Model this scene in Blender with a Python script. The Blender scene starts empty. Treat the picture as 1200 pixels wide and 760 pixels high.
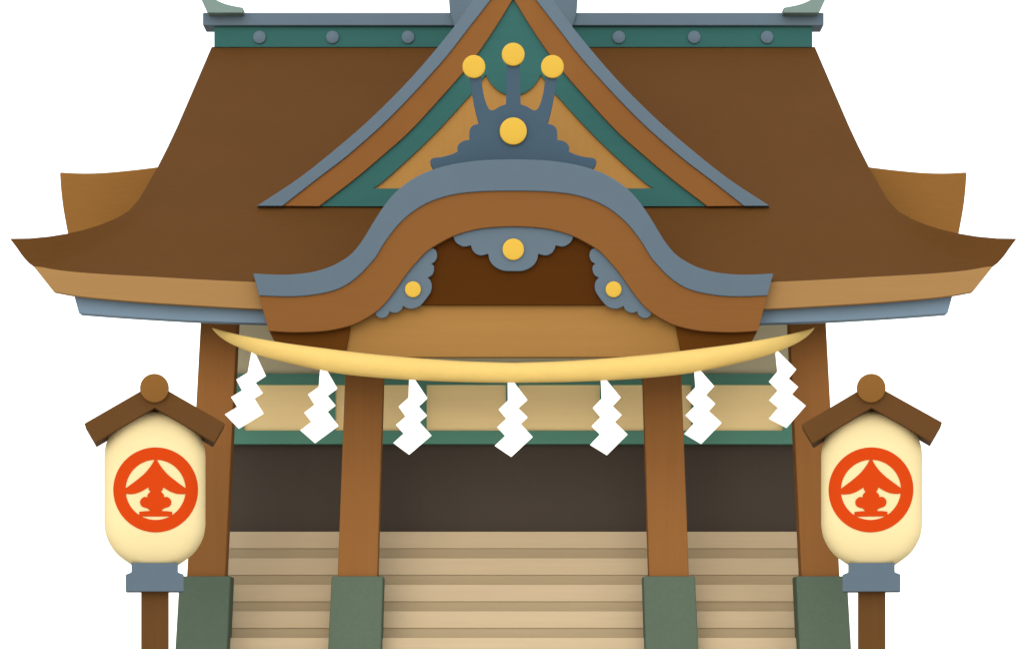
import bpy, bmesh, math
from mathutils import Vector, Matrix
from mathutils.geometry import tessellate_polygon

# ------------------------------------------------------------------ basics
S, D, CX, HZ, CAMZ = 0.0065, 24.0, 601.5, 775.0, 0.6   # metres per unit at Y=0, camera distance, axis, eye line, eye height
sc = bpy.context.scene
col = sc.collection

def P(px, py, Y):
    k = S * (D + Y) / D
    return Vector(((px - CX) * k, Y, CAMZ + (HZ - py) * k))

def lin(h):
    c = [int(h[i:i+2], 16) / 255 for i in (0, 2, 4)]
    return [x / 12.92 if x <= .04045 else ((x + .055) / 1.055) ** 2.4 for x in c]

# base colour, light/dark variation, texture kind, roughness
GAIN = {}
def G(name): return GAIN.get(name, 1.0)

def material(name, hexcol, kind='plain', var=.05, rough=.75, bump=.15, gain=(1, 1, 1)):
    m = bpy.data.materials.new(name); m.use_nodes = True
    nt = m.node_tree; nt.nodes.clear()
    out = nt.nodes.new('ShaderNodeOutputMaterial')
    b = nt.nodes.new('ShaderNodeBsdfPrincipled')
    b.inputs['Roughness'].default_value = rough
    b.inputs['Specular IOR Level'].default_value = .05
    nt.links.new(b.outputs[0], out.inputs[0])
    tc = nt.nodes.new('ShaderNodeTexCoord')
    mp = nt.nodes.new('ShaderNodeMapping')
    nt.links.new(tc.outputs['Object'], mp.inputs['Vector'])
    n = nt.nodes.new('ShaderNodeTexNoise')
    sc3 = {'plain': (3, 3, 3), 'grain_x': (1.2, 22, 30), 'grain_z': (26, 26, 1.0), 'stone': (28, 28, 28),
           'bark': (9, 9, 60), 'metal': (5, 5, 5), 'paper': (4, 4, 26), 'gravel': (40, 40, 40), 'rope': (14, 14, 40)}[kind]
    mp.inputs['Scale'].default_value = sc3
    n.inputs['Scale'].default_value = 1.0
    n.inputs['Detail'].default_value = 5
    n.inputs['Roughness'].default_value = .6
    nt.links.new(mp.outputs[0], n.inputs['Vector'])
    # a second, broad weathering noise
    n2 = nt.nodes.new('ShaderNodeTexNoise'); n2.inputs['Scale'].default_value = 1.3; n2.inputs['Detail'].default_value = 3
    nt.links.new(tc.outputs['Object'], n2.inputs['Vector'])
    add = nt.nodes.new('ShaderNodeMath'); add.operation = 'MULTIPLY_ADD'
    add.inputs[1].default_value = .6
    nt.links.new(n.outputs['Fac'], add.inputs[0])
    m2 = nt.nodes.new('ShaderNodeMath'); m2.operation = 'MULTIPLY'; m2.inputs[1].default_value = .4
    nt.links.new(n2.outputs['Fac'], m2.inputs[0]); nt.links.new(m2.outputs[0], add.inputs[2])
    r = nt.nodes.new('ShaderNodeValToRGB')
    c = [a * g for a, g in zip(lin(hexcol), gain)]
    top_ = max(c)
    if top_ > .95: c = [x * .95 / top_ for x in c]
    e = r.color_ramp.elements
    e[0].position = .3; e[1].position = .7
    e[0].color = [x * (1 - var) for x in c] + [1]
    e[1].color = [min(1, x * (1 + var)) for x in c] + [1]
    nt.links.new(add.outputs[0], r.inputs['Fac'])
    nt.links.new(r.outputs['Color'], b.inputs['Base Color'])
    if bump:
        bp = nt.nodes.new('ShaderNodeBump'); bp.inputs['Strength'].default_value = bump
        bp.inputs['Distance'].default_value = .01
        nt.links.new(n.outputs['Fac'], bp.inputs['Height'])
        nt.links.new(bp.outputs[0], b.inputs['Normal'])
    return m

#GAINS_BEGIN
K = {
 'bark_roof': (0.476, 0.444, 0.315),
 'rear_roof': (0.587, 0.609, 0.601),
 'fascia': (0.503, 0.517, 0.523),
 'slate': (0.476, 0.496, 0.526),
 'ridge_metal': (0.549, 0.579, 0.612),
 'eave_beam': (0.795, 0.855, 0.945),
 'slate_trim': (0.538, 0.559, 0.587),
 'carved': (0.508, 0.525, 0.552),
 'teal': (0.554, 0.624, 0.659),
 'brown_wood': (0.495, 0.502, 0.464),
 'gable_wood': (0.562, 0.566, 0.529),
 'pillar_wood': (0.645, 0.675, 0.69),
 'gable_panel': (0.654, 0.676, 0.656),
 'lintel': (0.529, 0.547, 0.549),
 'crest': (0.474, 0.507, 0.542),
 'gold': (0.487, 0.498, 0.46),
 'gold_under': (0.489, 0.503, 0.474),
 'dark_wood': (0.487, 0.443, 0.065),
 'bracket': (0.73, 0.736, 0.359),
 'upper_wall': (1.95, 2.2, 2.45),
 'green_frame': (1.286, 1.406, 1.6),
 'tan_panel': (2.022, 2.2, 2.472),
 'interior_shade': (1.023, 1.081, 1.187),
 'rope': (0.522, 0.53, 0.558),
 'white_paper': (1.0, 1.0, 1.0),
 'tread': (0.662, 0.694, 0.748),
 'riser': (0.66, 0.71, 0.77),
 'base_stone': (0.587, 0.607, 0.648),
 'lantern_paper': (0.555, 0.555, 0.592),
 'orange_ink': (0.491, 0.476, 0.244),
 'lantern_roof': (0.482, 0.478, 0.427),
 'ridge_pole': (0.485, 0.489, 0.455),
 'lantern_post': (0.501, 0.498, 0.437),
 'lantern_collar': (0.495, 0.51, 0.542),
 'finial': (0.531, 0.554, 0.585),
}
#GAINS_END
def mk(name, *a, **k): return material(name, *a, gain=K.get(name, (1, 1, 1)), **k)
M = {
 'bark_roof': mk('bark_roof', '704c2b', kind='bark', var=.06, bump=.25, rough=.9),
 'rear_roof': mk('rear_roof', '966733', kind='bark', var=.05, bump=.2, rough=.9),
 'fascia': mk('fascia', 'b68a55', kind='grain_x', var=.04, bump=.1),
 'slate': mk('slate', '6c7d89', kind='metal', var=.04, bump=.05, rough=.65),
 'ridge_metal': mk('ridge_metal', '6c7d89', kind='metal', var=.04, bump=.05, rough=.65),
 'eave_beam': mk('eave_beam', '6c7d89', kind='metal', var=.04, bump=.05, rough=.65),
 'slate_trim': mk('slate_trim', '6c7d89', kind='metal', var=.04, bump=.05, rough=.65),
 'carved': mk('carved', '6c7d89', kind='metal', var=.03, bump=.05),
 'teal': mk('teal', '3b6963', kind='grain_x', var=.05, bump=.06),
 'brown_wood': mk('brown_wood', '956234', kind='grain_x', var=.05, bump=.1),
 'gable_wood': mk('gable_wood', '956234', kind='plain', var=.05, bump=.08),
 'pillar_wood': mk('pillar_wood', '956234', kind='grain_z', var=.06, bump=.12),
 'gable_panel': mk('gable_panel', 'b38347', kind='grain_z', var=.04, bump=.08),
 'lintel': mk('lintel', 'b38347', kind='grain_x', var=.04, bump=.08),
 'crest': mk('crest', '4f6473', kind='metal', var=.04, bump=.05),
 'gold': mk('gold', 'f5c650', kind='metal', var=.03, bump=.02, rough=.5),
 'gold_under': mk('gold_under', 'f5c650', kind='metal', var=.03, bump=.02, rough=.5),
 'dark_wood': mk('dark_wood', '5a3310', kind='grain_x', var=.06, bump=.08),
 'bracket': mk('bracket', '5a3310', kind='grain_x', var=.06, bump=.08),
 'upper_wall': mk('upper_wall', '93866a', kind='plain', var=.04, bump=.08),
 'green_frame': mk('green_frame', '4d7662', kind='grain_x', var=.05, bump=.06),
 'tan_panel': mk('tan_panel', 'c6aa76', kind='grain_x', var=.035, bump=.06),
 'interior_shade': mk('interior_shade', '453c33', kind='grain_z', var=.03, bump=.1),  # dimness of the interior put into the colour
 'rope': mk('rope', 'fcd67c', kind='rope', var=.04, bump=.2, rough=.9),
 'white_paper': mk('white_paper', 'ffffff', kind='plain', var=.01, bump=.03, rough=.9),
 'tread': mk('tread', 'd5bc96', kind='grain_x', var=.04, bump=.08),
 'riser': mk('riser', 'bca47f', kind='grain_x', var=.04, bump=.08),
 'base_stone': mk('base_stone', '63725f', kind='stone', var=.07, bump=.2, rough=.9),
 'lantern_paper': mk('lantern_paper', 'feeaad', kind='paper', var=.02, bump=.04, rough=.85),
 'orange_ink': mk('orange_ink', 'e84c16', kind='plain', var=.02, bump=0, rough=.8),
 'lantern_roof': mk('lantern_roof', '704c2a', kind='plain', var=.06, bump=.1),
 'ridge_pole': mk('ridge_pole', '966733', kind='plain', var=.05, bump=.1),
 'lantern_post': mk('lantern_post', '704c2a', kind='grain_z', var=.06, bump=.1),
 'lantern_collar': mk('lantern_collar', '6c7d89', kind='metal', var=.04, bump=.05),
 'finial': mk('finial', '8ba097', kind='metal', var=.04, bump=.05),
 'gravel': mk('gravel', 'd8d4cb', kind='gravel', var=.12, bump=.5, rough=.95),
}

# ------------------------------------------------------------------ object helpers
def thing(name, loc, label, cat, group=None, rz=0):
    o = bpy.data.objects.new(name, None); col.objects.link(o)
    o.location = loc; o.rotation_euler.z = rz
    o.empty_display_size = .2
    o['label'] = label; o['category'] = cat
    if group: o['group'] = group
    return o

def base_of(o):
    v = Vector((0, 0, 0))
    while o is not None:
        v += Vector(o.location); o = o.parent
    return v

def obj(name, bm, mat, parent=None, smooth=False, bevel=0.0, local=False):
    bmesh.ops.recalc_face_normals(bm, faces=bm.faces)
    if parent is not None and not local:
        bmesh.ops.translate(bm, verts=bm.verts, vec=-base_of(parent))
    me = bpy.data.meshes.new(name); bm.to_mesh(me); bm.free()
    me.materials.append(M[mat])
    if smooth:
        for p in me.polygons: p.use_smooth = True
        me.set_sharp_from_angle(angle=math.radians(40))
    o = bpy.data.objects.new(name, me); col.objects.link(o)
    if parent is not None: o.parent = parent
    if bevel:
        b = o.modifiers.new('bevel', 'BEVEL'); b.width = bevel; b.segments = 2
        b.limit_method = 'ANGLE'; b.angle_limit = math.radians(50)
    return o

def spline(pts, n=6):
    """Catmull-Rom through the points."""
    out = []
    p = [pts[0]] + list(pts) + [pts[-1]]
    for i in range(1, len(p) - 2):
        p0, p1, p2, p3 = p[i-1], p[i], p[i+1], p[i+2]
        for j in range(n):
            t = j / n
            out.append(tuple(.5 * ((2*p1[a]) + (-p0[a]+p2[a])*t + (2*p0[a]-5*p1[a]+4*p2[a]-p3[a])*t*t
                                   + (-p0[a]+3*p1[a]-3*p2[a]+p3[a])*t**3) for a in (0, 1)))
    out.append(pts[-1])
    return out

def mir(pts): return [(2*CX - x, y) for x, y in reversed(pts)]
def sym(half):
    """left half, ordered towards the axis, closed by its mirror image."""
    m = mir(half)
    if abs(half[-1][0] - CX) < .01: m = m[1:]
    return list(half) + m

def prism(bm, pts3, vec):
    """pts3: planar 3D outline; extruded by vec."""
    a = [bm.verts.new(p) for p in pts3]
    b = [bm.verts.new(Vector(p) + vec) for p in pts3]
    bm.faces.new(a); bm.faces.new(list(reversed(b)))
    for i in range(len(a)):
        j = (i + 1) % len(a)
        bm.faces.new([a[i], b[i], b[j], a[j]])

def plate(pts, Yf, depth, bm=None):
    bm = bm or bmesh.new()
    prism(bm, [P(x, y, Yf) for x, y in pts], Vector((0, depth, 0)))
    return bm

def disc(cx, cy, r, Yf, depth, dome=0.0, n=48, bm=None):
    """a round boss: drum with a softly rounded front edge."""
    bm = bm or bmesh.new()
    k = S * (D + Yf) / D; c = P(cx, cy, Yf); R = r * k
    rings = [(1.0, depth), (1.0, .012), (.97, .003), (.9, 0.0)]
    if dome: rings = [(1.0, depth), (1.0, dome)] + [(math.cos(a), dome * (1 - math.sin(a))) for a in [math.radians(x) for x in (20, 40, 60, 78)]]
    prev = None
    for rr, dy in rings:
        ring = [bm.verts.new((c.x + R*rr*math.cos(t), c.y + dy, c.z + R*rr*math.sin(t))) for t in [2*math.pi*i/n for i in range(n)]]
        if prev is None: bm.faces.new(ring)
        else:
            for i in range(n):
                j = (i+1) % n; bm.faces.new([prev[i], prev[j], ring[j], ring[i]])
        prev = ring
    bm.faces.new(list(reversed(prev)))
    return bm

def box(bm, x0, x1, y0, y1, z0, z1):
    prism(bm, [(x0, y0, z0), (x1, y0, z0), (x1, y0, z1), (x0, y0, z1)], Vector((0, y1-y0, 0)))
    return bm

# ------------------------------------------------------------------ ground
bm = bmesh.new()
R = 1500
bm.faces.new([bm.verts.new(v) for v in ((-R, -R, 0), (R, -R, 0), (R, R, 0), (-R, R, 0))])
g = obj('ground', bm, 'gravel'); g['kind'] = 'structure'; g['label'] = 'pale gravel forecourt in front of the shrine'

# ------------------------------------------------------------------ shrine
shrine = thing('shrine', (0, 1.2, 0), 'wooden shrine hall with sweeping brown roof, blue-grey curved porch gable and green-trimmed triangular gable', 'shrine')

# main roof: rows from the ridge down to the eave
rows = [  # edge x, edge y, y on the axis, depth
 (248, 55.2, 55.2, 3.0), (229.3, 98.7, 99, 2.3), (208, 148, 149, 1.5), (196.5, 172.5, 174, 1.17), (184.8, 195.6, 198, .85), (172.3, 217.6, 224, .47),
 (162.2, 234.5, 243.5, .2), (150.6, 247.2, 262, .0), (136, 255.8, 276, -.17), (116, 264, 290, -.33), (95.6, 270, 302, -.46),
 (79.4, 273.5, 311, -.56), (58, 277, 321, -.67), (34.8, 279.2, 330, -.77), (11.6, 279.6, 336, -.85)]
gk = [(0, 0), (.008, .11), (.015, .21), (.0222, .32), (.0295, .415), (.038, .51), (.0477, .585), (.07, .635), (.103, .688), (.177, .755), (.275, .812),
      (.398, .883), (.487, .924), (.65, .965), (.82, .99), (1, 1)]
gk = gk + [(2 - f, g_) for f, g_ in reversed(gk[:-1])]
bm = bmesh.new()
front = []
for ri, (ex, ey, yc, Y) in enumerate(rows):
    r = []
    for f, gg in gk:
        px = ex + f * (CX - ex)
        q = gg if ri >= 10 else gg * (ri/10) + (1 - ri/10) * math.sin(min(f, 2-f) * math.pi/2)
        r.append(bm.verts.new(P(px, ey + (yc - ey) * q, Y)))
    front.append(r)
nk = len(gk)
back = [front[0]]
for ri in range(1, 6):
    src = front[ri]
    back.append([bm.verts.new((v.co.x * (1 - .0 * ri), 6.0 - v.co.y, v.co.z + .02 * ri)) for v in src])
for grid in (front, back):
    for a, b in zip(grid, grid[1:]):
        for i in range(nk - 1): bm.faces.new([a[i], a[i+1], b[i+1], b[i]])
# flared sides and the boarded underside
for e in (0, nk - 1):
    for ri in range(1, 5 + 1):
        q = [front[ri-1][e], front[ri][e], back[ri][e]] + ([back[ri-1][e]] if ri > 1 else [])
        bm.faces.new(q)
    for ri in range(6, len(rows)):
        bm.faces.new([front[ri-1][e], front[ri][e], back[5][e]])
for i in range(nk - 1):
    bm.faces.new([front[-1][i], front[-1][i+1], back[5][i+1], back[5][i]])
roof = obj('roof', bm, 'bark_roof', shrine, smooth=True)

# eave boards under the roof edge
ft = spline([(39.7, 312.6), (72.4, 318.4), (115.8, 322.2), (173.8, 325.4), (246.2, 329.4), (299.2, 331.7), (400, 334.5), (440, 333), (480, 326), (CX, 322)], 3)
fb = spline([(62.8, 341.6), (86.9, 346), (115.8, 349.4), (173.8, 354.3), (246, 358.7), (307, 361.9), (400, 365), (440, 361), (480, 347), (CX, 343)], 3)
ft = [(x, y - 1.5) for x, y in ft]; ft[0] = (39.2, 311.9)
def band(top, bot, Yf, depth):
    t, b = sym(top), sym(bot)
    return plate(t + list(reversed(b)), Yf, depth)
obj('eave_board', band(ft, fb, -.875, .10), 'fascia', shrine, bevel=.004)
st = spline([(84, 336), (130, 342), (246, 350), (450, 356), (CX, 358)], 3)
sb = spline([(92.4, 366.8), (130, 369.7), (173.8, 372.6), (235.5, 376), (312.8, 378.6), (450, 382), (CX, 383)], 3)
obj('eave_beam', band(st, sb, -.76, .16), 'eave_beam', shrine, bevel=.004)

# lower roof wings behind
wing = spline([(70, 201.7), (92.7, 202.9), (115.8, 202.6), (144.8, 200.3), (184.8, 195.6), (235, 188)], 5)
wing += [(235, 300), (84, 300)] + spline([(79.4, 273.5), (74.4, 246.6), (71.5, 223.4), (70, 201.7)], 4)[:-1]
obj('rear_roof', plate(wing, 1.7, 1.2), 'rear_roof', shrine, bevel=.01)
obj('rear_roof', plate(mir(wing), 1.7, 1.2), 'rear_roof', shrine, bevel=.01)

# ridge
ridge = obj('ridge_board', plate([(251, 29), (952, 29), (952, 55.4), (251, 55.4)], 2.975, .2), 'teal', shrine, bevel=.004)
obj('ridge_cap', plate([(237.6, 15), (965.4, 15), (965.4, 30), (237.6, 30)], 2.93, .29), 'ridge_metal', ridge, bevel=.008)
for x in (304, 389.5, 478, 725.2, 813.5, 899):
    obj('ridge_boss', disc(x, 43.5, 7.6, 2.955, .04), 'ridge_metal', ridge, smooth=True)
obj('ridge_crest', disc(CX, 0, 75.4, 2.88, .4), 'ridge_metal', ridge, smooth=True)
fin = [(243, 15.2), (236, 0), (229, -16), (226, -30), (238, -15), (246, -6)] + spline([(254.7, .8), (262, 3.9), (272, 6.7), (284.8, 9)], 4) + [(284.8, 15.2)]
obj('ridge_finial', plate(fin, 2.8, .35), 'finial', ridge, bevel=.006)
obj('ridge_finial', plate(mir(fin), 2.8, .35), 'finial', ridge, bevel=.006)

# ------------------------------------------------------------------ triangular gable
A = spline([(301, 241.2), (348.5, 210), (390.5, 177), (429, 144), (468, 106), (500, 70.8), (533.8, 29.5), (552, 4), (570, -24), (CX, -78)], 5)   # outer edge of the metal trim
B = spline([(331, 241.2), (371, 210), (405, 184), (443, 151), (472, 122.5), (500, 92.5), (525, 64), (549, 33), (574.7, 0), (590, -22), (CX, -40)], 5)
Cc = spline([(374, 241.6), (415.4, 210), (448, 182.5), (479, 155), (512.5, 119), (542.5, 85), (560, 62.5), (580, 33), (595.8, 7.5), (CX, -2)], 5)
E = spline([(437, 221), (452, 210), (490, 175.5), (519.5, 146), (544, 119), (552.5, 110), (564, 95), (569.3, 87.5)], 4)
drop = spline([(569.3, 87.5), (575, 97.5), (583, 105.5), (592, 110.3), (CX, 112)], 4)
gable = obj('gable', plate(sym([(376, 241)] + [(x, y - 2) for x, y in Cc[1:]]), .195, .9), 'gable_panel', shrine)
def strips(outer, inner, Yf, depth):
    """closed band between two left-half edges, plus its mirror image, as one ring piece"""
    return plate(sym(outer) + list(reversed(sym(inner))), Yf, depth)
obj('gable_trim', strips(A, B, .125, .12), 'slate_trim', gable, bevel=.004)
obj('bargeboard', strips(B, Cc, .145, .09), 'gable_wood', gable, bevel=.003)
# green inner frame with pendant point at the apex and sill at the bottom
EE = E + drop[1:]
Cb = [(374, 241.6)] + Cc[1:]; EE[0] = (437, 220.8)
loop = [(CX - .4, 241.6)] + sym(Cb) + [(CX + .4, 241.6), (CX + .4, 220.8)] + list(reversed(sym(EE))) + [(CX - .4, 220.8)]
bm = plate(loop, .17, .06)
obj('gable_frame', bm, 'teal', gable)
# gable roof running back to the ridge
A2 = [(x + 3, y + 3) for x, y in A if x < CX - 12] + [(CX, -73)]
inn = [(x + 16, y + 14) for x, y in A if x < CX - 30] + [(CX, -46)]
obj('gable_roof', plate(sym(A2) + list(reversed(sym(inn))), .26, 2.6), 'bark_roof', gable)

# ------------------------------------------------------------------ curved porch gable
KT = spline([(296.7, 320.2), (319, 321.4), (340.5, 321.4), (365, 318.7), (386, 312.6), (401, 305), (413, 296), (425, 281), (437.4, 260.5), (449.5, 242), (461.7, 227),
             (477, 214), (492, 205), (508.6, 198.2), (528, 193), (552, 189), (575, 187.2), (CX, 186.6)], 4)
KM = spline([(303.6, 346), (334.5, 347.2), (358.7, 346.2), (383, 342.3), (401, 336.2), (416, 326.4), (428.4, 314.7), (440.5, 300.5), (449.5, 285.6), (461.7, 268.9),
             (473.8, 256), (489, 244.3), (507, 235), (531.3, 227.8), (558.5, 224.5), (583, 223.6), (CX, 223.4)], 4)
KB = spline([(314.8, 387.4), (340.6, 389), (364.8, 388.6), (386, 386.8), (410.2, 381.3), (425.3, 374.7), (440.5, 365), (452.6, 353.5), (464.7, 337.4), (476.8, 320.2),
             (492, 302.5), (504.6, 291), (531.3, 276.3), (558.5, 268.4), (583, 265.7), (CX, 265)], 4)
porch = obj('porch_gable', strips(KM, KB, -.98, .06), 'brown_wood', shrine, bevel=.004)
obj('gable_cap', strips(KT, KM, -1.0, .10), 'slate', porch, bevel=.006)
KT2 = [(x + 1, y + 2) for x, y in KT]; KM2 = [(x, y - 4) for x, y in KM]
KT2[-1] = (CX, 188.6); KM2[-1] = (CX, 219.4)
obj('porch_roof', strips(KT2, KM2, -.90, 1.5), 'bark_roof', porch)
tym = [(430, 357)] + [(x, y - 12) for x, y in KB if x > 450]
tym[-1] = (CX, 253)
obj('tympanum', plate(sym(tym), -.91, .04), 'dark_wood', porch)
obj('lintel', plate([(404, 418), (412, 372), (426, 352), (2*CX-426, 352), (2*CX-412, 372), (2*CX-404, 418)], -.86, .10), 'lintel', porch, bevel=.003)
brk = [(316.5, 379), (413, 372), (404.2, 416), (330, 416), (321.5, 399.5), (315.2, 387.4)]
for b_ in (brk, mir(brk)):
    obj('bracket', plate(b_, -.90, .40), 'bracket', porch, bevel=.004)

# cloud-scroll pendants under the arch
pc = [(531, 270)] + spline([(531, 276.5), (534, 283.3), (539.8, 287.5), (545, 288.6), (551.7, 287.2)], 4) + \
     spline([(551.9, 287.5), (553.6, 292.5), (557.3, 296.8), (563.7, 299), (572, 297.2)], 4) + \
     spline([(572.2, 297.5), (573.8, 304.5), (578.4, 311), (585.8, 315.5), (593, 317.2), (CX, 317.3)], 4)
pc = [(531, 262), ] + pc[1:]
pend = obj('pendant', plate(sym(pc), -.95, .035), 'carved', porch, bevel=.004)
obj('boss', disc(CX, 291.8, 12.5, -.975, .03, dome=.006), 'gold_under', pend, smooth=True)
sp = spline([(505, 290.9), (508.9, 291.7), (511.6, 295.3), (512, 300.8), (509.7, 305.9), (505.4, 308.8)], 4) + \
     spline([(505.6, 309), (508.4, 311.9), (508.4, 317), (506.3, 321.8), (501.2, 325.2)], 4) + \
     spline([(501.4, 325.4), (504.6, 329), (506, 335), (504.6, 341.8), (499.5, 349.5), (493.5, 356.7), (488.4, 360), (481.5, 361.5), (475.6, 360), (472.4, 358)], 4) + \
     spline([(472.3, 358.4), (469.6, 363.2), (464.4, 366), (460.2, 366), (456.2, 364.4)], 4) + \
     spline([(456.2, 364.8), (455, 368.3), (450.8, 371.7), (445.6, 372.2), (441.4, 370), (439.7, 367)], 4)
sp += [(446, 350), (462, 330), (478, 308), (494, 290)]
for q, cxx in ((sp, 483.9), (mir(sp), 2*CX - 483.9)):
    s_ = obj('side_scroll', plate(q, -.95, .035), 'carved', porch, bevel=.003)
    obj('boss', disc(cxx, 338.7, 9.3, -.975, .03, dome=.006), 'gold_under', s_, smooth=True)

# crest standing on the porch gable
ch = [(594, 60)] + spline([(593.6, 80), (593.2, 112), (592.8, 122.3)], 3) 
ch = [(CX, 60), (594, 60)] + [(593.6, 80), (593.2, 112), (592.8, 122.3)]
ch += spline([(592.8, 122.3), (585.8, 124.8), (579.4, 128.6), (575.7, 129.3), (572, 126.2), (568.3, 116.8), (565.6, 104.5), (564.3, 90.8), (564, 80)], 4)[1:]
ch += [(549.6, 80)] + spline([(550.3, 90.8), (553, 108.3), (556.3, 125.8), (561.3, 144.8)], 4)
ch += spline([(560.8, 145), (553.8, 147.4), (550.4, 152.5), (549.9, 159), (550, 164)], 4)
ch += spline([(549.6, 164.1), (543.4, 164.9), (538.3, 168.4), (536, 172.8), (536.3, 177.4)], 4)
ch += spline([(536, 177.6), (530.5, 180.3), (519.5, 183.6), (510.3, 184.8), (505.7, 186.2), (504, 189.6), (505.7, 194), (508.8, 199)], 4)
ch += [(525, 214), (CX, 214)]
crest = obj('crest', plate(sym(list(reversed(ch[1:-1])) if False else ch[1:]) , -.86, .10), 'crest', porch, bevel=.004)
for cx_, cy_, r_ in ((555.3, 77.7, 13.3), (CX - .1, 63.3, 13.3), (2*CX - 555.6, 77.7, 13.3), (CX, 153.3, 15.8)):
    obj('boss', disc(cx_, cy_, r_, -.90, .05, dome=.008), 'gold', crest, smooth=True)

# ------------------------------------------------------------------ pillars
def pillar(top, bot, bt, bb):
    """tapered square timber on a stone block; x pairs at top/bottom"""
    def frustum(x0, x1, ytop, X0, X1, ybot, hd_t, hd_b, zb=None):
        bm = bmesh.new()
        def ring(a, b, y, h, z=None):
            pa, pb = P(a, y, -h), P(b, y, -h)
            zz = pa.z if z is None else z
            return [bm.verts.new(v) for v in ((pa.x, -h, zz), (pb.x, -h, zz), (pb.x, h, zz), (pa.x, h, zz))]
        r1 = ring(x0, x1, ytop, hd_t); r0 = ring(X0, X1, ybot, hd_b, zb)
        bm.faces.new(r1); bm.faces.new(list(reversed(r0)))
        for i in range(4):
            j = (i+1) % 4; bm.faces.new([r0[i], r0[j], r1[j], r1[i]])
        return bm
    p = obj('pillar', frustum(top[0], top[1], top[2], bot[0], bot[1], bot[2], .11, .12), 'pillar_wood', shrine, bevel=.008)
    # base continues to the ground at the slope it has in view
    (a, b, y1), (c, d_, y2) = bt, bb
    yg = HZ + CAMZ / S
    t = (yg - y1) / (y2 - y1)
    obj('stone_base', frustum(a, b, y1, a + (c-a)*t, b + (d_-b)*t, yg, .16, .18, 0.0), 'base_stone', p, bevel=.012)
    return p
def M2(t): return (2*CX - t[1], 2*CX - t[0], t[2])
for T_, B_, bt, bb in (((236.3, 279, 355), (218.9, 263.7, 676), (210.3, 270.2, 674.5), (205.3, 266.2, 760)),
                       ((406, 450.5, 398), (395.6, 442.2, 676), (388.5, 449, 674.5), (384.4, 446.5, 760))):
    pillar(T_, B_, bt, bb)
    pillar(M2(T_), M2(B_), M2(bt), M2(bb))

# ------------------------------------------------------------------ front wall
WY = 0.9
def wpx(px): return P(px, 0, WY).x
def wz(py): return P(0, py, WY).z
X0, X1 = 250, 2*CX - 250
bm = bmesh.new(); box(bm, wpx(X0), wpx(X1), WY, WY + .1, wz(438), wz(330))
obj('upper_wall', bm, 'upper_wall', shrine)
fr = bmesh.new()
box(fr, wpx(X0), wpx(X1), WY - .03, WY + .09, wz(451), wz(438))
box(fr, wpx(X0), wpx(X1), WY - .03, WY + .09, wz(520), wz(504.5))
mull = [271, 378, 485.3, 593, 703 - 2.3, 703 - 2.3]
edges = [(250, 286), (378.3, 393), (485.3, 500), (593, 608)]
edges += [(2*CX - b, 2*CX - a) for a, b in ((485.3, 500), (378.3, 393), (250, 286))]
for a, b in edges: box(fr, wpx(a), wpx(b), WY - .03, WY + .09, wz(504.5), wz(451))
frame = obj('transom', fr, 'green_frame', shrine)
for (a0, a1), (b0, b1) in zip(edges, edges[1:]):
    bm = bmesh.new(); box(bm, wpx(a1) , wpx(b0), WY - .005, WY + .07, wz(504.5), wz(451))
    obj('panel', bm, 'tan_panel', frame)
bm = bmesh.new(); box(bm, wpx(X0), wpx(X1), WY + .10, WY + .16, wz(624), wz(515))
obj('dark_opening', bm, 'interior_shade', shrine)  # dark sheet standing in for the shaded interior behind the opening
# side and back walls
hw = -wpx(X0)
bm = bmesh.new(); box(bm, -hw, -hw + .1, WY + .16, 5.2, 0, wz(345)); obj('side_wall', bm, 'gable_wood', shrine)
bm = bmesh.new(); box(bm, hw - .1, hw, WY + .16, 5.2, 0, wz(345)); obj('side_wall', bm, 'gable_wood', shrine)
bm = bmesh.new(); box(bm, -hw, hw, 5.2, 5.3, 0, wz(345)); obj('back_wall', bm, 'gable_wood', shrine)

# ------------------------------------------------------------------ staircase
stairs = thing('staircase', (0, -.4, 0), 'pale wooden staircase with darker recessed risers climbing between the four pillars to the dark doorway', 'stairs')
n = 8
ys = [.79 - .18 * k for k in range(n)]
def stz(k, off=0): return max(0.0, P(0, 622.5 + 31.05 * k + off, ys[k]).z)
hw2 = hw - .02
for k in range(n):
    bm = bmesh.new()
    zt, zb = stz(k), stz(k, 19.6)
    if k == n - 1: zb = min(zb, zt - .05)
    yb = WY + .095 if k == 0 else ys[k-1] + .06
    box(bm, -hw2, hw2, ys[k], yb, max(zb, .02), zt)
    stp = obj('step', bm, 'tread', stairs, bevel=.003)
    zn = stz(k + 1) if k < n - 1 else 0.0
    bm = bmesh.new(); box(bm, -hw2 + .01, hw2 - .01, ys[k] + .012, ys[k] + .045, max(zn - .01, 0), max(zb, .02))
    obj('riser', bm, 'riser', stp)

# ------------------------------------------------------------------ sacred rope
top = spline([(248.5, 383.8), (262.5, 387.7), (279, 391.7), (300, 395.8), (321, 399.6), (345, 403.3), (375, 407.2), (404, 410.9), (440, 415), (490, 419.4), (545, 423), (CX, 424.8)], 4)
bot = spline([(248.5, 384.4), (252, 388.8), (256.5, 393.3), (262.5, 397.8), (270, 402.3), (279, 406.6), (294, 413), (315, 419.6), (345, 427), (375, 433.4), (405, 438.6), (450, 443), (500, 446), (550, 447.7), (CX, 448.4)], 4)
def interp(c, x):
    for (x0, y0), (x1, y1) in zip(c, c[1:]):
        if x0 <= x <= x1: return y0 + (y1 - y0) * (x - x0) / max(1e-9, x1 - x0)
    return c[-1][1] if x > c[-1][0] else c[0][1]
def ropeY(px):
    f = abs(px - CX) / 353.0
    return -1.12 + .86 * min(1, f) ** 9
bm = bmesh.new(); prev = None; NR = 18
xs = [248.5 + (CX - 248.5) * (i / 90) ** 1.25 for i in range(91)]
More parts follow.
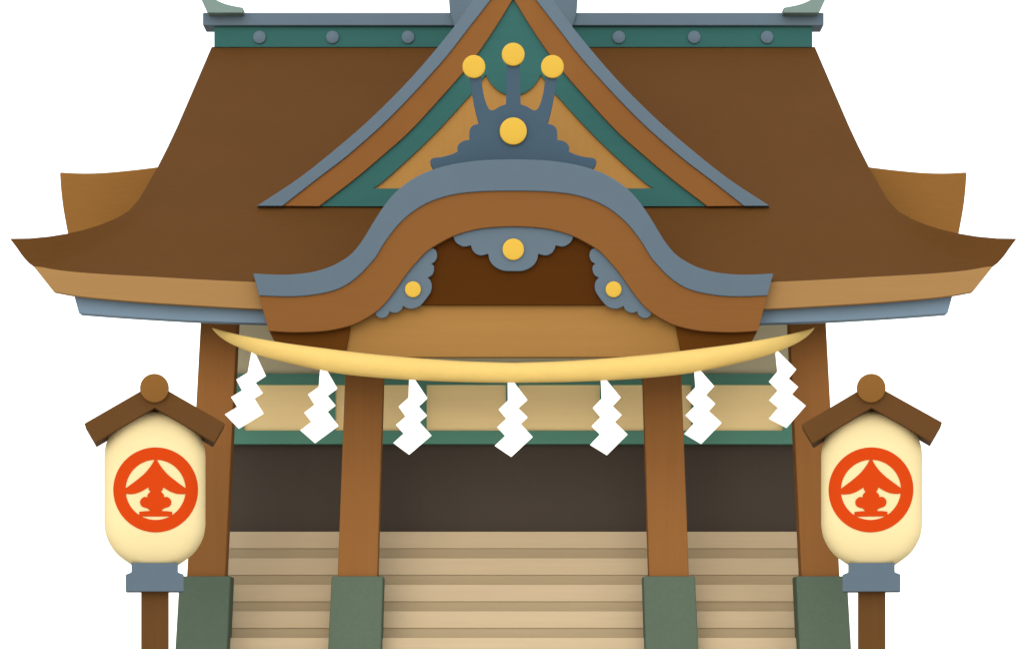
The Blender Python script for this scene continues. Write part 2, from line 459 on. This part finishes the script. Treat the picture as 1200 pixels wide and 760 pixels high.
xs = xs + [2*CX - x for x in reversed(xs[:-1])]
for i, x in enumerate(xs):
    xl = x if x <= CX else 2*CX - x
    t, b = interp(top, xl), interp(bot, xl)
    Y = ropeY(x); c = P(x, (t+b)/2, Y); h = max(.002, (b - t) / 2 * S * (D+Y)/D)
    ring = [bm.verts.new((c.x, c.y + .9*h*math.sin(a), c.z + h*math.cos(a))) for a in [2*math.pi*j/NR for j in range(NR)]]
    if prev is None: bm.faces.new(ring)
    else:
        for j in range(NR):
            q = (j+1) % NR; bm.faces.new([prev[j], prev[q], ring[q], ring[j]])
    prev = ring
bm.faces.new(list(reversed(prev)))
rope = obj('sacred_rope', bm, 'rope', smooth=True)
rope['label'] = 'thick yellow straw rope tapering at both ends, slung across the front between the outer pillars'
rope['category'] = 'rope'
# diagonal twist of the strands as relief in the rope's own material
nt = M['rope'].node_tree
wv = nt.nodes.new('ShaderNodeTexWave'); wv.wave_type = 'BANDS'; wv.bands_direction = 'DIAGONAL'
wv.inputs['Scale'].default_value = 2.2; wv.inputs['Distortion'].default_value = .6
tcn = next(x for x in nt.nodes if x.type == 'TEX_COORD'); bpn = next(x for x in nt.nodes if x.type == 'BUMP')
mpn = nt.nodes.new('ShaderNodeMapping'); mpn.inputs['Scale'].default_value = (1, 0, 1)
nt.links.new(tcn.outputs['Object'], mpn.inputs['Vector']); nt.links.new(mpn.outputs[0], wv.inputs['Vector'])
nt.links.new(wv.outputs['Fac'], bpn.inputs['Height'])

# ------------------------------------------------------------------ zigzag papers
shide = [
 ('white zigzag paper streamer beside the left outer pillar, nearest the left lantern',
  [(294.8,411.5),(298.7,412.4),(311.7,440.4),(299.6,448.2),(308.1,460.5),(298.1,466.7),(309,484.3),(279.9,502.1),(263.5,485.2),(277.9,476.5),(270.7,465),(283.5,457.3),(276.9,444.5),(290.2,436.3)]),
 ('white zigzag paper streamer hanging just left of the left inner pillar',
  [(375.2,432),(382.5,432.6),(395.4,455.1),(383.9,463.6),(393.3,474.9),(383.9,482.1),(396.7,498.7),(369.2,518.9),(351.9,503.8),(364.9,494.1),(356.5,483.3),(368.5,474.2),(361,461.9),(373.5,453)]),
 ('white zigzag paper streamer hanging just right of the left inner pillar',
  [(479.4,444),(485.9,444),(500.9,466.4),(490.8,476),(500.4,486.7),(491.7,494.4),(505.7,510),(479.5,532.4),(460.9,518.7),(473,507.8),(464,497.5),(475.4,487.8),(467,476.1),(478.8,465.7)]),
 ('white zigzag paper streamer hanging from the lowest middle point of the yellow rope',
  [(595,447.4),(602.2,447.4),(618.1,468.4),(607.5,478.1),(618.3,488.7),(610.1,496.4),(624.3,511.6),(599.1,535),(579.8,522),(592,510.4),(582.6,500.3),(593.3,490.3),(584.3,479.5),(595.2,469)]),
 ('white zigzag paper streamer hanging just left of the right inner pillar',
  [(704,444.6),(710.5,444.6),(727.4,465.6),(718,475.6),(728.5,486),(720.4,494.2),(735.5,508.7),(711.2,533),(691.5,520.9),(703,508.7),(693.2,499.1),(703.7,488.5),(694.6,477.8),(705,466.7)]),
 ('white zigzag paper streamer hanging just right of the right inner pillar',
  [(813.5,434.4),(820.5,433.4),(836.9,452.2),(827.4,462.6),(838.3,472.9),(830.6,481.3),(845.6,495.1),(821.7,519.9),(801.9,508.1),(813,496),(803.2,486.4),(813.8,475.8),(803.9,465.2),(814.9,453.6)]),
 ('white zigzag paper streamer over the right outer pillar, nearest the right lantern',
  [(908.4,412.4),(911.1,410.6),(933.2,432.6),(924.3,443.3),(935.4,453.1),(928.2,461.8),(944.3,475),(921.7,501.1),(901,490.3),(911.8,477.5),(901.2,468.8),(911.5,457.4),(900.9,446.9),(910.9,435.3)]),
]
for lab, pts in shide:
    Y = ropeY((pts[0][0] + pts[1][0]) / 2) - .01
    o3 = P(pts[0][0], pts[0][1], Y)
    bm = bmesh.new()
    # four folded leaves, each joined to the next along a crease; creases stand alternately forward and back
    bands_ = [(0, 1, 2, 13), (13, 2, 3, 12), (12, 3, 4, 11), (11, 4, 5, 10), (10, 5, 6, 9), (9, 6, 7, 8)]
    off = {0: 0, 1: 0, 2: -.010, 13: .004, 12: -.008, 3: .008, 4: -.010, 11: .006, 10: -.008, 5: .008, 6: -.010, 9: .006, 8: -.006, 7: -.004}
    vs = [bm.verts.new(P(x, y, Y + off[i]) - o3) for i, (x, y) in enumerate(pts)]
    for b_ in bands_: bm.faces.new([vs[i] for i in b_])
    bmesh.ops.recalc_face_normals(bm, faces=bm.faces)
    o = obj('zigzag_paper', bm, 'white_paper')
    o.location = o3
    sm = o.modifiers.new('thickness', 'SOLIDIFY'); sm.thickness = .003
    o['label'] = lab; o['category'] = 'paper streamer'; o['group'] = 'zigzag paper streamers hanging from the rope'

# ------------------------------------------------------------------ lanterns
LX, LY = 181.6, -1.6
def make_lantern():
    c0 = P(LX, HZ, LY)
    th = math.atan2(c0.x, D + LY)         # the lantern is turned to face the visitor
    root = thing('lantern', (c0.x, c0.y, 0), 'cream paper lantern with red crest under a small brown roof, standing left of the staircase', 'lantern',
                 'pair of post lanterns flanking the stairs', rz=-th)
    cam = Vector((0, -D, CAMZ)); Rz = Matrix.Rotation(-th, 3, 'Z')
    ex, ey = Rz @ Vector((1, 0, 0)), Rz @ Vector((0, 1, 0)); o0 = Vector((c0.x, c0.y, 0))
    def L(px, py, ly):
        """local point on the plane ly metres behind the lantern's middle"""
        d = P(px, py, 0) - cam
        t = ((o0 + ey * ly) - cam).dot(ey) / d.dot(ey)
        w = cam + d * t - o0
        return Vector((w.dot(ex), ly, w.z))
    def lp(pts, ly, depth, bm=None):
        bm = bm or bmesh.new(); prism(bm, [L(x, y, ly) for x, y in pts], Vector((0, depth, 0))); return bm
    # post
    obj('post', None or (lambda: (lambda bm: (prism(bm, [L(165.4, 690, -.105), L(197.8, 690, -.105)] +
        [Vector((L(197.8, 690, -.105).x, -.105, 0)), Vector((L(165.4, 690, -.105).x, -.105, 0))], Vector((0, .21, 0))), bm)[1])(bmesh.new()))(),
        'lantern_post', root, local=True, bevel=.006)
    obj('collar', lp([(154, 659), (208.6, 659), (208.6, 670), (215.3, 672.6), (215.3, 692.4), (147.2, 692.4), (147.2, 672.6), (154, 670)], -.2, .4),
        'lantern_collar', root, local=True, bevel=.005)
    # paper body: rounded box in plan, width profile as seen
    prof = spline([(481, 6), (483, 18), (487, 30), (492.5, 39), (500, 46.5), (508, 51.5), (517, 55.8), (526, 58.4), (535, 59.3)], 4) + \
           [(545, 59.3), (560, 59.3), (575, 59.3), (590, 59.3), (605, 59.3)] + \
           spline([(615, 59.3), (623, 58.2), (630, 56.3), (637, 53), (644, 48.5), (650, 43), (655, 36.8), (661, 28)], 4)
    NS = 160; bm = bmesh.new(); prev = None
    cmid = L(LX, 575, 0).x
    def half(py, w): return abs(L(LX - w, py, 0).x - cmid)
    for py, w in prof:
        z = L(LX, py, 0).z; a = half(py, w); d = .27 * (w / 59.3) ** .6
        ring = []
        for i in range(NS):
            t = 2*math.pi*i/NS; cc, ss = math.cos(t), math.sin(t)
            ring.append(bm.verts.new((cmid + a*math.copysign(abs(cc)**.5, cc), d*math.copysign(abs(ss)**.5, ss), z)))
        if prev is None: bm.faces.new(ring)
        else:
            for i in range(NS):
                j = (i+1) % NS; bm.faces.new([prev[i], prev[j], ring[j], ring[i]])
        prev = ring
    bm.faces.new(list(reversed(prev)))
    body = obj('paper_shade', bm, 'lantern_paper', root, smooth=True, local=True)
    # crest: ring and character, wrapped on the paper
    def frontY(lx, py):
        w = interp(prof, py); a = half(py, w); d = .27 * (w / 59.3) ** .6
        u = min(.999, abs(lx - cmid) / a); n_ = 2/.5
        return -d * (1 - u ** n_) ** (1/n_)
    def build_mark(dx):
        f = 5.846
        e0 = (LX + dx, 573.5)
        def em(x, y): return (LX + dx - 62.4 + x / f, 510 + y / f)
        halfc = spline([(355, 160), (353, 172), (330, 210), (290, 258), (235, 305), (152, 366)], 5) + \
            spline([(152, 392), (160, 398), (185, 400.5), (220, 398), (260, 385), (290, 369), (314, 354)], 4) + \
            spline([(316, 356), (317, 368), (322, 376), (328, 382), (324, 388), (312, 401), (308, 410), (309, 420)], 3) + \
            spline([(306, 421), (290, 419), (274, 426), (262, 440), (258, 455), (262, 473), (272, 485), (288, 492), (305, 497), (318, 505), (323, 516)], 3) + \
            [(290, 517), (252, 521), (252, 546), (275, 553.5)]
        ch_ = halfc + [(730 - x, y) for x, y in reversed(halfc)]
        charp = [em(x, y) for x, y in ch_]
        bm = bmesh.new()
        clean = [p for i, p in enumerate(charp) if i == 0 or math.dist(p, charp[i-1]) > .02]
        vv = [bm.verts.new((x, 0, y)) for x, y in clean]
        for t3 in tessellate_polygon([[Vector((x, y, 0)) for x, y in clean]]):
            bm.faces.new([vv[i] for i in t3])
        NG = 96
        for r0, r1 in ((35.2, 49.7),):
            vi = [bm.verts.new((e0[0] + r0*math.cos(2*math.pi*i/NG), 0, e0[1] + r0*math.sin(2*math.pi*i/NG))) for i in range(NG)]
            vo = [bm.verts.new((e0[0] + r1*math.cos(2*math.pi*i/NG), 0, e0[1] + r1*math.sin(2*math.pi*i/NG))) for i in range(NG)]
            for i in range(NG):
                j = (i+1) % NG; bm.faces.new([vi[i], vi[j], vo[j], vo[i]])
        x = 130.0
        while x < 236:
            bmesh.ops.bisect_plane(bm, geom=bm.verts[:] + bm.edges[:] + bm.faces[:], plane_co=(x, 0, 0), plane_no=(1, 0, 0)); x += 3.0
        for y in range(524, 626, 8):
            bmesh.ops.bisect_plane(bm, geom=bm.verts[:] + bm.edges[:] + bm.faces[:], plane_co=(0, 0, y), plane_no=(0, 0, 1))
        for v in bm.verts:
            px, py = v.co.x, v.co.z
            q = L(px, py, -.25)
            rr = math.hypot(px - e0[0], py - e0[1])
            for _ in range(3): q = L(px, py, frontY(q.x, py) - (.004 if rr > 35.1 else .0055))
            v.co = q
        return bm
    mark = obj('crest_mark', build_mark(.8), 'orange_ink', body, local=True)
    mk2 = bpy.data.meshes.new('crest_mark'); b2_ = build_mark(-1.0)
    bmesh.ops.recalc_face_normals(b2_, faces=b2_.faces); b2_.to_mesh(mk2); b2_.free(); mk2.materials.append(M['orange_ink'])
    # small gabled roof
    ro = [(98.7, 496), (181.3, 448.5), (263.9, 496), (251, 518.2), (181.3, 477.2), (111.6, 518.2)]
    rf = obj('lantern_roof', lp(ro, -.32, .50), 'lantern_roof', root, local=True, bevel=.004)
    bm = bmesh.new(); c = L(181, 454.3, -.36); rad = (L(198, 454.3, -.36) - c).length; N = 48
    prev = None
    for rr, dy in ((1, .56), (1, .01), (.97, .002), (.9, 0)):
        ring = [bm.verts.new((c.x + rad*rr*math.cos(2*math.pi*i/N), c.y + dy, c.z + rad*rr*math.sin(2*math.pi*i/N))) for i in range(N)]
        if prev is None: bm.faces.new(ring)
        else:
            for i in range(N):
                j = (i+1) % N; bm.faces.new([prev[i], prev[j], ring[j], ring[i]])
        prev = ring
    bm.faces.new(list(reversed(prev)))
    obj('ridge_pole', bm, 'ridge_pole', rf, smooth=True, local=True)
    return root, mk2

lantern, second_mark = make_lantern()
def copy_tree(o, parent=None):
    c = o.copy(); col.objects.link(c); c.parent = parent
    for k in list(o.children): copy_tree(k, c)
    return c
L2 = copy_tree(lantern)
c1 = P(1021.5, HZ, LY)
L2.location = (c1.x, c1.y, 0); L2.rotation_euler.z = -math.atan2(c1.x, D + LY)
L2['label'] = 'cream paper lantern with red crest under a small brown roof, standing right of the staircase'
for k in L2.children:
    for s_ in k.children:
        if s_.name.startswith('crest_mark'): s_.data = second_mark

# ------------------------------------------------------------------ light: bright overcast sky, soft low sun from the front
w = bpy.data.worlds.new('World'); sc.world = w; w.use_nodes = True
nt = w.node_tree; nt.nodes.clear()
out = nt.nodes.new('ShaderNodeOutputWorld'); addn = nt.nodes.new('ShaderNodeAddShader')
sky = nt.nodes.new('ShaderNodeTexSky'); sky.sky_type = 'NISHITA'; sky.sun_disc = False
EL, AZ = math.radians(15), math.radians(8)      # sun height; azimuth measured from straight behind the camera
sky.sun_elevation = EL; sky.sun_rotation = math.pi + AZ
b1 = nt.nodes.new('ShaderNodeBackground'); b1.inputs['Strength'].default_value = .05
nt.links.new(sky.outputs[0], b1.inputs['Color'])
b2 = nt.nodes.new('ShaderNodeBackground'); b2.inputs['Color'].default_value = (1, 1, 1, 1); b2.inputs['Strength'].default_value = 1.0   # even white cloud
nt.links.new(b1.outputs[0], addn.inputs[0]); nt.links.new(b2.outputs[0], addn.inputs[1])
nt.links.new(addn.outputs[0], out.inputs['Surface'])
sl = bpy.data.lights.new('sun', 'SUN'); sl.energy = 1.0; sl.angle = math.radians(50); sl.color = (1, .98, .95)
so = bpy.data.objects.new('sun', sl); col.objects.link(so)
sdir = Vector((-math.sin(AZ) * math.cos(EL), -math.cos(AZ) * math.cos(EL), math.sin(EL)))   # towards the sun
so.rotation_euler = sdir.to_track_quat('Z', 'Y').to_euler()
so.location = sdir * 40

# ------------------------------------------------------------------ camera
cd = bpy.data.cameras.new('camera'); co = bpy.data.objects.new('camera', cd); col.objects.link(co)
co.location = (0, -D, CAMZ); co.rotation_euler = (math.pi/2, 0, 0)
cd.sensor_width = 36; cd.lens = 36 * D / (1200 * S)
cd.shift_x = -1.5 / 1200; cd.shift_y = (HZ - 380) / 1200
cd.clip_start = .1; cd.clip_end = 5000
sc.camera = co

vs_ = sc.view_settings
vs_.view_transform = 'Standard'; vs_.look = 'None'; vs_.exposure = 0.6; vs_.gamma = 1; vs_.use_curve_mapping = False
sc.cycles.max_bounces = 8; sc.cycles.diffuse_bounces = 6
sc.cycles.use_denoising = True
